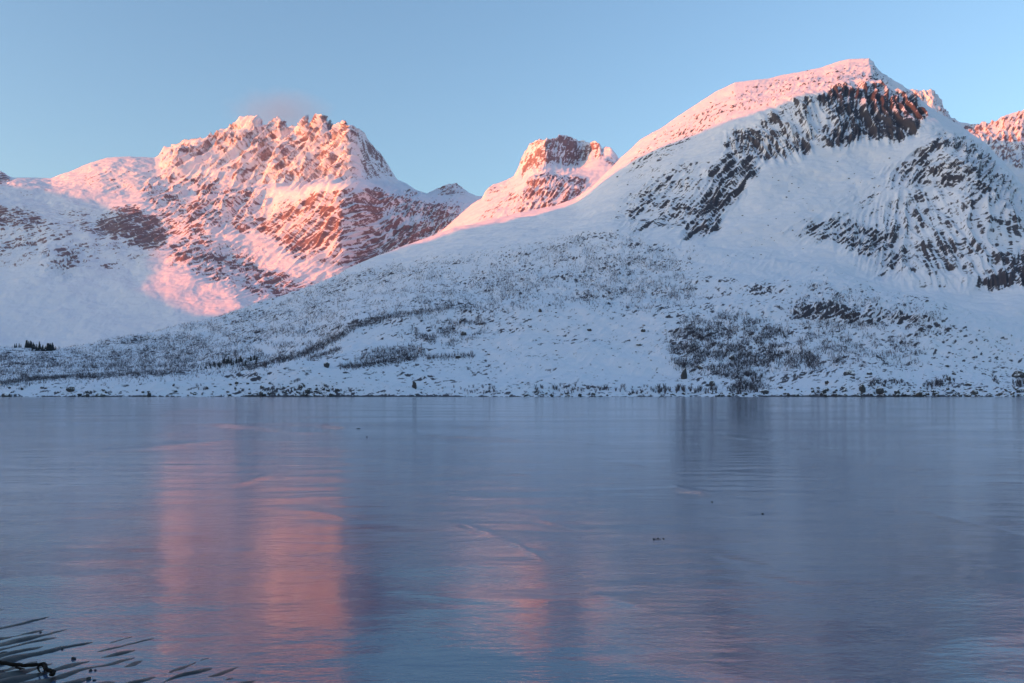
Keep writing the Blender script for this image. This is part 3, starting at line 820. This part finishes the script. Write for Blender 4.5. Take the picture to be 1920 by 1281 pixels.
named = [
    (1283, 710, 12, 15, 'tall dark rounded boulder standing at the edge of the right-hand birch thicket'.replace('right-hand ', 'larger ')),
    (1594, 703, 23, 8, 'long flat brown boulder on open snow above the dark shore point'),
    (776, 727, 11, 9, 'round grey boulder alone on smooth snow between forest ledge and shrub row'),
    (870, 629, 10, 7, 'grey blocky boulder at the end of a scrub strip on the middle slope'),
    (1617, 735, 12, 12, 'tall pointed greenish boulder above the dark waterline ledge'),
    (1650, 738, 13, 10, 'broad triangular boulder beside the tall pointed one on the shore point'),
    (1722, 744, 12, 9, 'black pointed rock ending the dark waterline ledge'),
    (611, 688, 10, 7, 'dark pyramid-shaped boulder on top of the shore hummock'),
    (12, 744, 18, 8, 'wide rounded boulder at the waterline, farther from the shrub row than any other'),
    (134, 732, 13, 6, 'snow-capped flat boulder halfway up the low shore bank'),
    (187, 744, 17, 6, 'double-humped dark boulder sitting at the waterline below the birch slope'),
    (280, 744, 10, 7, 'squat black boulder at the waterline under the low bank'),
    (162, 742, 12, 3, 'thin arched slab at the waterline beside the double-humped boulder'),
    (1550, 719, 8, 5, 'small pointed boulder on the rounded snow mound'),
    (1598, 710, 8, 3, 'low dark stone just under the long flat brown boulder'),
    (1545, 737, 8, 7, 'upright dark stone at the foot of the rounded snow mound'),
    (1681, 738, 10, 6, 'greenish rounded stone among rubble near the ledge end'),
    (1815, 722, 11, 4, 'flat dark slab on snow near the shrubs beyond the black pointed rock'),
    (1779, 713, 8, 6, 'dark round stone above a clump of shrubs'),
    (1789, 703, 8, 4, 'small black triangular stone on open snow below a grey bush'),
    (1912, 708, 24, 9, 'big low overhanging boulder at the far right edge of the slope'.replace('far right', 'outer')),
    (1826, 739, 13, 7, 'wide greenish shore stone in the rubble past the pointed boulders'),
    (1775, 687, 10, 3, 'thin flat slab high on the smooth snow under the streaked slabs'),
    (1909, 736, 6, 5, 'small triangular stone close below the last shrub clump'),
    (1434, 737, 16, 6, 'slanting dark slab where the rounded snow mound meets the thicket'),
    (1630, 703, 10, 4, 'narrow dark stone right beside the long flat brown boulder'),
    (1313, 690, 10, 5, 'flat dark boulder inside the larger birch thicket'),
    (1372, 673, 12, 6, 'snow-topped dark boulder deep in the larger birch thicket'),
    (1336, 723, 12, 7, 'pale snow-covered boulder at the bottom of the larger birch thicket'),
    (1012, 585, 8, 4, 'dark stone on the edge of the terrace under the scrub'),
    (1206, 622, 8, 5, 'small dark stone pair on the open apron snow'),
    (1200, 648, 12, 3, 'thin dark slab on the open apron snow'),
    (1105, 621, 8, 4, 'small round stone with a shadowed side on the open apron'),
    (860, 672, 10, 5, 'dark boulder among the low scrub strip above the shore'),
    (575, 736, 8, 5, 'dark ribbed stone on the bank above the forest ledge'),
    (490, 741, 8, 8, 'snow-plastered round boulder on the forest ledge'),
]
for k, (px, py, w, h, lab) in enumerate(named):
    boulder(px, py, w, h, lab, k)
R2 = np.random.RandomState(77)
fields = [
    (1455, 1735, 727, 743.5, 70, 'small dark stone in the rubble over the ledge with the pointed boulders', 'stones in the rubble round the pointed boulders'),
    (1735, 1940, 731, 743.5, 62, 'small dark stone on the rocky shore past the end of the pointed-boulder ledge', 'stones on the shore past the black pointed rock'),
    (430, 640, 718, 743, 48, 'small dark stone on the snowy bank over the forest ledge', 'stones on the bank over the forest ledge'),
    (-10, 430, 724, 743.5, 40, 'small dark stone on the low snowy bank in front of the forest', 'stones on the low bank in front of the forest'),
    (880, 1440, 738, 743.5, 40, 'small dark stone along the waterline in front of the shrub row', 'stones in front of the shrub row'),
]
cnt = 40
used = set()
for x0, x1, y0, y1, n_, lab, grp in fields:
    for _ in range(n_ * 3):
        if n_ <= 0: break
        px = R2.uniform(x0, x1); py = y1 - (y1 - y0) * R2.rand() ** 1.6
        w = R2.uniform(3, 7.5); ar = R2.uniform(.35, .65)
        size_ = 'tiny' if w < 4.2 else 'small' if w < 5.8 else 'larger'
        form_ = 'flat' if ar < .44 else 'rounded' if ar < .55 else 'upright'
        j = min(range(len(named)), key=lambda q_: (named[q_][0] - px) ** 2 + (3 * (named[q_][1] - py)) ** 2)
        near_ = re.split(r' (?:on|at|in|above|beside|below|under|with|standing|sitting|ending|alone|where|among|inside|deep|halfway|near|close|high|just|right|a) ', named[j][4])[0]
        rel_ = 'just uphill of' if named[j][1] - py > 4 else 'just below' if py - named[j][1] > 4 else 'level with'
        far_ = abs(named[j][0] - px)
        rel_ = rel_ if far_ < 22 else rel_.replace('just ', 'some way ') if far_ < 60 else 'far along the shore from'
        slab = f'{size_} {form_} dark stone {rel_} the {near_}'
        slab = ' '.join(slab.split()[:16])
        if slab in used and R2.rand() < .93: continue
        used.add(slab); n_ -= 1
        boulder(px, py, w, w * ar, slab, cnt, grp, R2.uniform(-.2, .2)); cnt += 1

# thousands of smaller stones poking out of the snow: one object
co_all = []; fc_all = []; base = 0
ico = rock_mesh('tmp', 900, 1)
iv = np.array([v.co for v in ico.vertices]); itri = np.array([p.vertices for p in ico.polygons]); bpy.data.meshes.remove(ico)
dens = 0.5 * pm([(700, 735), (760, 600), (1000, 585), (1250, 590), (1280, 720), (1000, 742)], 20) + 0.8 * pm([(1240, 742), (1270, 600), (1480, 560), (1760, 600), (1920, 650), (1960, 742)], 20) \
    + 0.9 * pm([(-20, 742), (-20, 722), (430, 704), (560, 680), (700, 700), (900, 720), (900, 742)], 6) + 0.5 * pm([(600, 560), (760, 500), (1000, 470), (1250, 460), (1300, 560), (1000, 570)], 20) \
    + 0.45 * pm([(1160, 330), (1200, 270), (1380, 165), (1600, 120), (1690, 170), (1480, 180), (1330, 250), (1150, 420)], 14) + 0.35 * pm([(1360, 500), (1440, 330), (1640, 280), (1720, 320), (1560, 480)], 20)
cx_ = R2.uniform(-10, 1930, 16000); cy_ = R2.uniform(110, 743, 16000)
keep = sample(dens, cx_, cy_) * np.clip(0.55 + 1.3 * fbm(cx_ / 45, cy_ / 22, 3, 55), 0, 1.5) > R2.rand(16000)
cx_, cy_ = cx_[keep][:3600], cy_[keep][:3600]
gp = ground(cx_, cy_)
s_ = (0.5 + 2.0 * R2.rand(len(cx_)) ** 2.2) * gp[:, 1] / F
rot = R2.rand(len(cx_)) * 6.28
V_ = iv[None] * np.stack([s_ * R2.uniform(.9, 1.8, len(s_)), s_, s_ * R2.uniform(.5, .9, len(s_))], -1)[:, None]
cr_, sr_ = np.cos(rot)[:, None], np.sin(rot)[:, None]
V2 = np.stack([V_[..., 0] * cr_ - V_[..., 1] * sr_, V_[..., 0] * sr_ + V_[..., 1] * cr_, V_[..., 2]], -1) + gp[:, None]
T_ = itri[None] + (np.arange(len(cx_)) * len(iv))[:, None, None]
o = link('scattered_stones', raw_mesh('scattered_stones', V2.reshape(-1, 3), T_.reshape(-1, 3)), mat_boulder)
tag(o, 'countless small dark stones poking out of the snow slopes', 'stones', kind='stuff')

# ------------------------------------------------------------------ birch scrub
mat_birch, nt, b = new_mat('bare_birch_twigs')
nt.links.new(mix_col(nt, noise_node(nt, 0.08, 2, 0.5), (0.045, 0.040, 0.048), (0.10, 0.085, 0.097)), b.inputs['Base Color']); b.inputs['Roughness'].default_value = 0.9
n_bush = 1.35 * fbm(_gx / 26, _gy / 15, 4, 61) + 0.7 * fbm(_gx / 90, _gy / 40, 3, 67)
forest = pm([(-60, 735), (-60, 660), (120, 657), (300, 624), (500, 572), (650, 516), (720, 500), (860, 488), (960, 474), (1060, 452), (1180, 445), (1260, 480), (1310, 556), (1240, 580), (1100, 572), (960, 578), (760, 592), (650, 620), (600, 648), (480, 692), (300, 706), (100, 712), (0, 722)], 14)
slope_fade = 0.42 + 0.55 * smooth(640, 250, _gx) + 0.15 * smooth(900, 1250, _gx) * 0
DENS = forest * slope_fade * np.clip(0.62 + 1.5 * n_bush, 0.03, 1.6)
DENS += 1.6 * lm([(470, 692), (520, 680), (560, 668), (600, 650), (640, 628), (660, 616), (700, 600), (760, 590), (830, 580), (900, 575)], 5) * np.clip(0.8 + n_bush, .2, 1.3) * smooth(900, 640, _gx)
DENS += 1.5 * lm([(150, 708), (230, 702), (300, 699), (340, 694)], 3.2) + 1.3 * lm([(-40, 722), (20, 718), (50, 712), (140, 706)], 2.4) + 0.9 * lm([(-30, 676), (50, 672)], 1.5)
DENS += 1.4 * lm([(580, 674), (600, 668), (632, 657)], 3.5) + 1.3 * lm([(640, 690), (672, 688), (720, 682), (780, 672)], 3.2) + 0.75 * pm([(660, 680), (700, 655), (790, 648), (800, 666), (740, 680)], 6) + 0.8 * lm([(800, 672), (885, 668)], 4)
DENS += 0.75 * pm([(740, 640), (790, 605), (920, 590), (930, 615), (840, 650)], 10) * np.clip(0.5 + 2 * n_bush, 0, 1.4)
thick = pm([(1258, 640), (1290, 598), (1370, 590), (1440, 606), (1510, 650), (1535, 690), (1450, 692), (1430, 712), (1440, 740), (1370, 742), (1355, 705), (1268, 690)], 12)
DENS += 1.0 * thick * np.clip(0.65 + 1.7 * n_bush, 0.05, 1.6)
DENS += 0.28 * pm([(1460, 640), (1520, 600), (1720, 612), (1740, 680), (1560, 690)], 14) * np.clip(0.5 + 2.2 * n_bush, 0, 1.6)
DENS += 0.35 * pm([(1480, 600), (1520, 530), (1640, 560), (1760, 590), (1790, 620), (1600, 612)], 12) * np.clip(0.5 + 2 * n_bush, 0, 1.5)
DENS += 0.9 * lm([(1490, 680), (1510, 668), (1530, 684)], 11)
N_TRY = 330000
tx = R2.uniform(-40, 1940, N_TRY); ty = R2.uniform(430, 741, N_TRY)
keep = sample(DENS, tx, ty) > R2.rand(N_TRY) * 1.12
tx, ty = tx[keep], ty[keep]
# the darkest strips: thick brush in the hollows at the foot of the slope
STRIP = lm([(-40, 722), (20, 718), (50, 712), (140, 706), (230, 703), (300, 700), (350, 696)], 3.0) + 1.2 * lm([(470, 690), (520, 678), (560, 666), (600, 650), (640, 628), (660, 616)], 4.5) \
    + 0.7 * lm([(660, 616), (700, 601), (760, 590), (830, 580), (900, 576)], 3.0) + 0.7 * lm([(585, 673), (632, 657)], 3) + 0.6 * lm([(645, 690), (720, 681)], 3) + 0.35 * pm([(-40, 720), (-40, 668), (60, 672), (250, 650), (420, 640), (480, 690), (300, 704)], 12)
ux = R2.uniform(-40, 920, 90000); uy = R2.uniform(560, 730, 90000)
k2 = sample(STRIP, ux, uy) > R2.rand(90000)
tx, ty = np.concatenate([tx, ux[k2]]), np.concatenate([ty, uy[k2]])
tg = ground(tx, ty)
nT = len(tx)
print('scrub', nT)
NB = 6
hgt = R2.uniform(2.4, 5.8, nT) * (0.8 + 0.4 * R2.rand(nT))
hgt = np.where(ty > 690, hgt * 0.8, hgt)
tip = np.zeros((nT, NB, 3)); lean = R2.randn(nT, NB, 2) * 0.20
tip[..., 0] = lean[..., 0] * hgt[:, None]; tip[..., 1] = lean[..., 1] * hgt[:, None]; tip[..., 2] = hgt[:, None] * R2.uniform(.5, 1.0, (nT, NB))
yaw = R2.rand(nT, NB) * np.pi
wid = hgt[:, None] * R2.uniform(.014, .032, (nT, NB))
sdx = np.cos(yaw) * wid; sdy = np.sin(yaw) * wid
mid_ = tip * 0.55 + R2.randn(nT, NB, 3) * 0.03 * hgt[:, None, None]
b0 = tg[:, None, :] + np.stack([tip[..., 0] * 0.1, tip[..., 1] * .1, np.full((nT, NB), -0.3)], -1)
sd = np.stack([sdx, sdy, np.zeros_like(sdx)], -1)
Vt = np.stack([b0 - sd, b0 + sd, tg[:, None] + tip], 2)
tri_ = (np.arange(nT * NB) * 3)[:, None] + np.array([0, 1, 2])
o = link('birch_scrub', raw_mesh('birch_scrub', Vt.reshape(-1, 3), tri_), mat_birch)
tag(o, 'leafless birch scrub spread over the lower mountain slopes', 'scrub', kind='stuff')


# bare shrubs near the shore, one by one
def shrub_mesh(seed):
    r_ = np.random.RandomState(seed); co = []; fc = []

    def rod(p, q_, r0, r1):
        k = len(co)
        for c_, rr in ((p, r0), (q_, r1)):
            for a in (0, 2.094, 4.189): co.append(np.array(c_) + rr * np.array([math.cos(a), math.sin(a), 0]))
        for i in range(3): fc.append((k + i, k + (i + 1) % 3, k + 3 + (i + 1) % 3, k + 3 + i))
    for _ in range(9):
        a = r_.rand() * 6.283; sp = r_.uniform(.08, .42); hh_ = r_.uniform(.6, 1.0)
        m_ = np.array([math.cos(a) * sp * .5, math.sin(a) * sp * .5, hh_ * .5]); t_ = np.array([math.cos(a) * sp, math.sin(a) * sp, hh_])
        rod(np.array([math.cos(a), math.sin(a), 0]) * .05 - np.array([0, 0, .08]), m_, .030, .022); rod(m_, t_, .022, .006)
        for _ in range(3):
            f = r_.uniform(.3, .9); p = m_ * f * 2 if f < .5 else m_ + (t_ - m_) * (f - .5) * 2
            d_ = r_.randn(3) * .5; d_[2] = abs(d_[2]) + .5; d_ = d_ / np.linalg.norm(d_) * r_.uniform(.15, .35)
            rod(p, p + d_, .016, .004)
    return poly_mesh('shrub', co, fc, False)


shrub_me = [shrub_mesh(500 + k) for k in range(8)]
for me_ in shrub_me: me_.materials.append(mat_birch)
clumps = [
    (1000, 1120, 724, 740, 34, 9, 'thinner half of the shore row', 'shrubs in the thinner half of the shore row'),
    (1120, 1250, 726, 740, 34, 9, 'middle stretch of the shore row', 'shrubs in the middle of the shore row'),
    (1230, 1420, 728, 740, 62, 12, 'dense row under the birch thicket', 'shrubs at the foot of the birch thicket'),
    (845, 930, 726, 738, 26, 7, 'low sparse start of the shore row', 'shrubs at the start of the shore row'),
    (1628, 1670, 714, 724, 20, 9, 'clump above the tall pointed boulder', 'shrubs above the pointed boulder'),
    (1672, 1700, 714, 724, 9, 9, 'small clump between two larger clumps', 'shrubs in the small clump between'),
    (1738, 1765, 716, 733, 24, 10, 'dark clump above the black pointed rock', 'shrubs above the black pointed rock'),
    (1763, 1790, 708, 726, 16, 8, 'clump around the dark round stone', 'shrubs around the dark round stone'),
    (1862, 1872, 706, 718, 7, 10, 'upright tuft on open snow', 'shrubs in the upright tuft'),
    (1898, 1925, 718, 730, 20, 11, 'last clump along the shore', 'shrubs in the last clump along the shore'),
    (1372, 1430, 700, 728, 30, 11, 'lower tip of the birch thicket', 'shrubs at the lower tip of the thicket'),
    (365, 390, 724, 732, 6, 7, 'bank below the spruce row', 'shrubs below the spruce row'),
]
kk = 0
for x0, x1, y0, y1, n_, hp, lab, grp in clumps:
    for _ in range(n_):
        px, py = R2.uniform(x0, x1), R2.uniform(y0, y1)
        x, y, z = ground(px, py)[0]
        o_ = bpy.data.objects.new('shrub', shrub_me[kk % 8]); col.objects.link(o_)
        hf = R2.uniform(.55, 1.1); s_ = hp * hf * y / F
        fx_, fy_ = (px - x0) / (x1 - x0), (py - y0) / (y1 - y0)
        row_ = 'upper edge' if fy_ < .34 else 'centre' if fy_ < .67 else 'lower edge'
        side_ = 'nearer the spruces' if fx_ < .34 else 'midway' if fx_ < .67 else 'away from the spruces'
        lab_ = ('tall' if hf > .92 else 'middling' if hf > .72 else 'short') + f' shrub, {lab}, {row_}, {side_}'
        o_.location = (x, y, z); o_.scale = (s_ * 1.15, s_ * 1.15, s_); o_.rotation_euler = (0, 0, R2.rand() * 6.28)
        tag(o_, lab_, 'shrub', grp); kk += 1

# ------------------------------------------------------------------ spruces
mat_needles, nt, b = new_mat('spruce_needles')
nt.links.new(mix_col(nt, noise_node(nt, 0.7, 3, 0.6), (0.012, 0.018, 0.017), (0.035, 0.045, 0.040)), b.inputs['Base Color']); b.inputs['Roughness'].default_value = 0.9
mat_bark, nt, b = new_mat('spruce_bark')
nt.links.new(mix_col(nt, noise_node(nt, 2.0, 3, 0.6), (0.03, 0.024, 0.02), (0.06, 0.05, 0.045)), b.inputs['Base Color'])


def spruce_meshes(seed):
    r_ = np.random.RandomState(seed)
    co, fc = tube([(0, 0, -.05), (0, 0, .4), (.005, 0, .95)], [.022, .016, .004], 5, seed)
    tr = poly_mesh('trunk', co, fc); co = []; fc = []
    for lv in range(11):
        z = .10 + .86 * lv / 11; rad = .20 * (1 - lv / 11.5) ** .85 + .012; nb_ = 9
        for k in range(nb_):
            a = 2 * math.pi * (k + r_.rand()) / nb_; L_ = rad * r_.uniform(.65, 1.15); w = .035 + .09 * rad
            t = np.array([math.cos(a), math.sin(a)]); s = np.array([-t[1], t[0]])
            i = len(co)
            co += [(0, 0, z + .07), (*(t * L_ * .6 + s * w), z + .01), (*(t * L_), z - .03 - .25 * rad), (*(t * L_ * .6 - s * w), z + .01)]
            fc += [(i, i + 1, i + 2), (i, i + 2, i + 3)]
    cr2 = poly_mesh('crown', co, fc, False)
    tr.materials.append(mat_bark); cr2.materials.append(mat_needles)
    return tr, cr2


spr = [spruce_meshes(700 + k) for k in range(5)]


def spruce(pos, hpx, label, group, k):
    x, y, z = pos; s_ = hpx * y / F
    r_ = bpy.data.objects.new('spruce_tree', None); col.objects.link(r_)
    r_.location = (x, y, z); r_.scale = (s_ * 1.1, s_ * 1.1, s_); r_.rotation_euler = (0, 0, k * 1.7)
    tag(r_, label, 'tree', group)
    for nm, me_ in zip(('trunk', 'crown'), spr[k % 5]):
        c_ = bpy.data.objects.new(nm, me_); col.objects.link(c_); c_.parent = r_


kk = 0
for px in [28, 31, 36, 39]:
    spruce(ground_seg(px, 7.55), R2.uniform(8, 10), 'small dark spruce standing apart at the outer edge of the spruce stand', 'spruces standing apart from the stand', kk); kk += 1
for px in np.concatenate([np.linspace(47, 103, 24), np.linspace(50, 100, 14)]):
    hp = R2.uniform(8, 17)
    size_ = 'tall' if hp > 14 else 'middling' if hp > 11 else 'short'
    side_ = 'end next to the lone spruces' if px < 63 else 'in the middle' if px < 86 else 'end under the forest slope'
    spruce(ground_seg(px + R2.uniform(-1, 1), R2.uniform(6.3, 7.6)), hp, f'{size_} dark spruce in the dense stand, {side_}', 'spruces in the dense stand', kk); kk += 1
for px in np.linspace(366, 480, 46):
    hf = R2.uniform(.4, 1.25); hp = (4 + 6 * smooth(368, 440, px)) * hf + 2
    size_ = 'tall' if hf > .98 else 'middling' if hf > .68 else 'short'
    side_ = 'low thin end' if px < 402 else 'midway' if px < 440 else 'high end by dark brush'
    spruce(ground_seg(px + R2.uniform(-2, 2), R2.uniform(2.6, 3.1)), hp, f'{size_} dark spruce in the row behind the shore bank, {side_}', 'spruces in the row behind the bank', kk); kk += 1

# ------------------------------------------------------------------ the wisp of cloud behind the peaks
import bmesh
bm = bmesh.new(); bmesh.ops.create_icosphere(bm, subdivisions=4, radius=1.0)
me = bpy.data.meshes.new('cloud'); bm.to_mesh(me); bm.free()
mc = bpy.data.materials.new('cloud_vapour'); mc.use_nodes = True; nt = mc.node_tree; nt.nodes.clear()
out = nt.nodes.new('ShaderNodeOutputMaterial'); pv = nt.nodes.new('ShaderNodeVolumePrincipled')
pv.inputs['Color'].default_value = (0.62, 0.66, 0.78, 1); pv.inputs['Anisotropy'].default_value = 0.0
tcn = nt.nodes.new('ShaderNodeTexCoord')
ln = nt.nodes.new('ShaderNodeVectorMath'); ln.operation = 'LENGTH'; nt.links.new(tcn.outputs['Object'], ln.inputs[0])
fall = math_node(nt, 'SUBTRACT', 1.0, ln.outputs['Value'], clamp=True)
nz = noise_node(nt, 1.6, 4, 0.6, tcn.outputs['Object'], (1.6, 1.0, 0.8))
dn = math_node(nt, 'MULTIPLY', math_node(nt, 'SUBTRACT', math_node(nt, 'MULTIPLY_ADD', fall, 0.9, math_node(nt, 'MULTIPLY', nz, 0.7)), 0.45, clamp=True), 0.0022)
nt.links.new(dn, pv.inputs['Density']); nt.links.new(pv.outputs[0], out.inputs['Volume'])
cloud = link('cloud', me, mc)
d_ = 5800.0
cloud.location = ((528 - CX) / F * d_, d_, H + (HOR - 212) / F * d_)
cloud.scale = (460, 380, 170)
tag(cloud, 'faint grey-pink wisp of cloud behind the jagged peaks', 'cloud', kind='stuff')

# ------------------------------------------------------------------ thin winter air
bm = bmesh.new(); bmesh.ops.create_cube(bm, size=1.0)
me = bpy.data.meshes.new('haze'); bm.to_mesh(me); bm.free()
mh = bpy.data.materials.new('winter_air'); mh.use_nodes = True; nt = mh.node_tree; nt.nodes.clear()
out = nt.nodes.new('ShaderNodeOutputMaterial'); pv = nt.nodes.new('ShaderNodeVolumePrincipled')
pv.inputs['Color'].default_value = (0.42, 0.60, 1.0, 1); pv.inputs['Density'].default_value = 0.000021
nt.links.new(pv.outputs[0], out.inputs['Volume'])
haze = link('haze', me, mh)
haze.location = (0, 100, 640); haze.scale = (14000, 10600, 1294)
haze['kind'] = 'stuff'
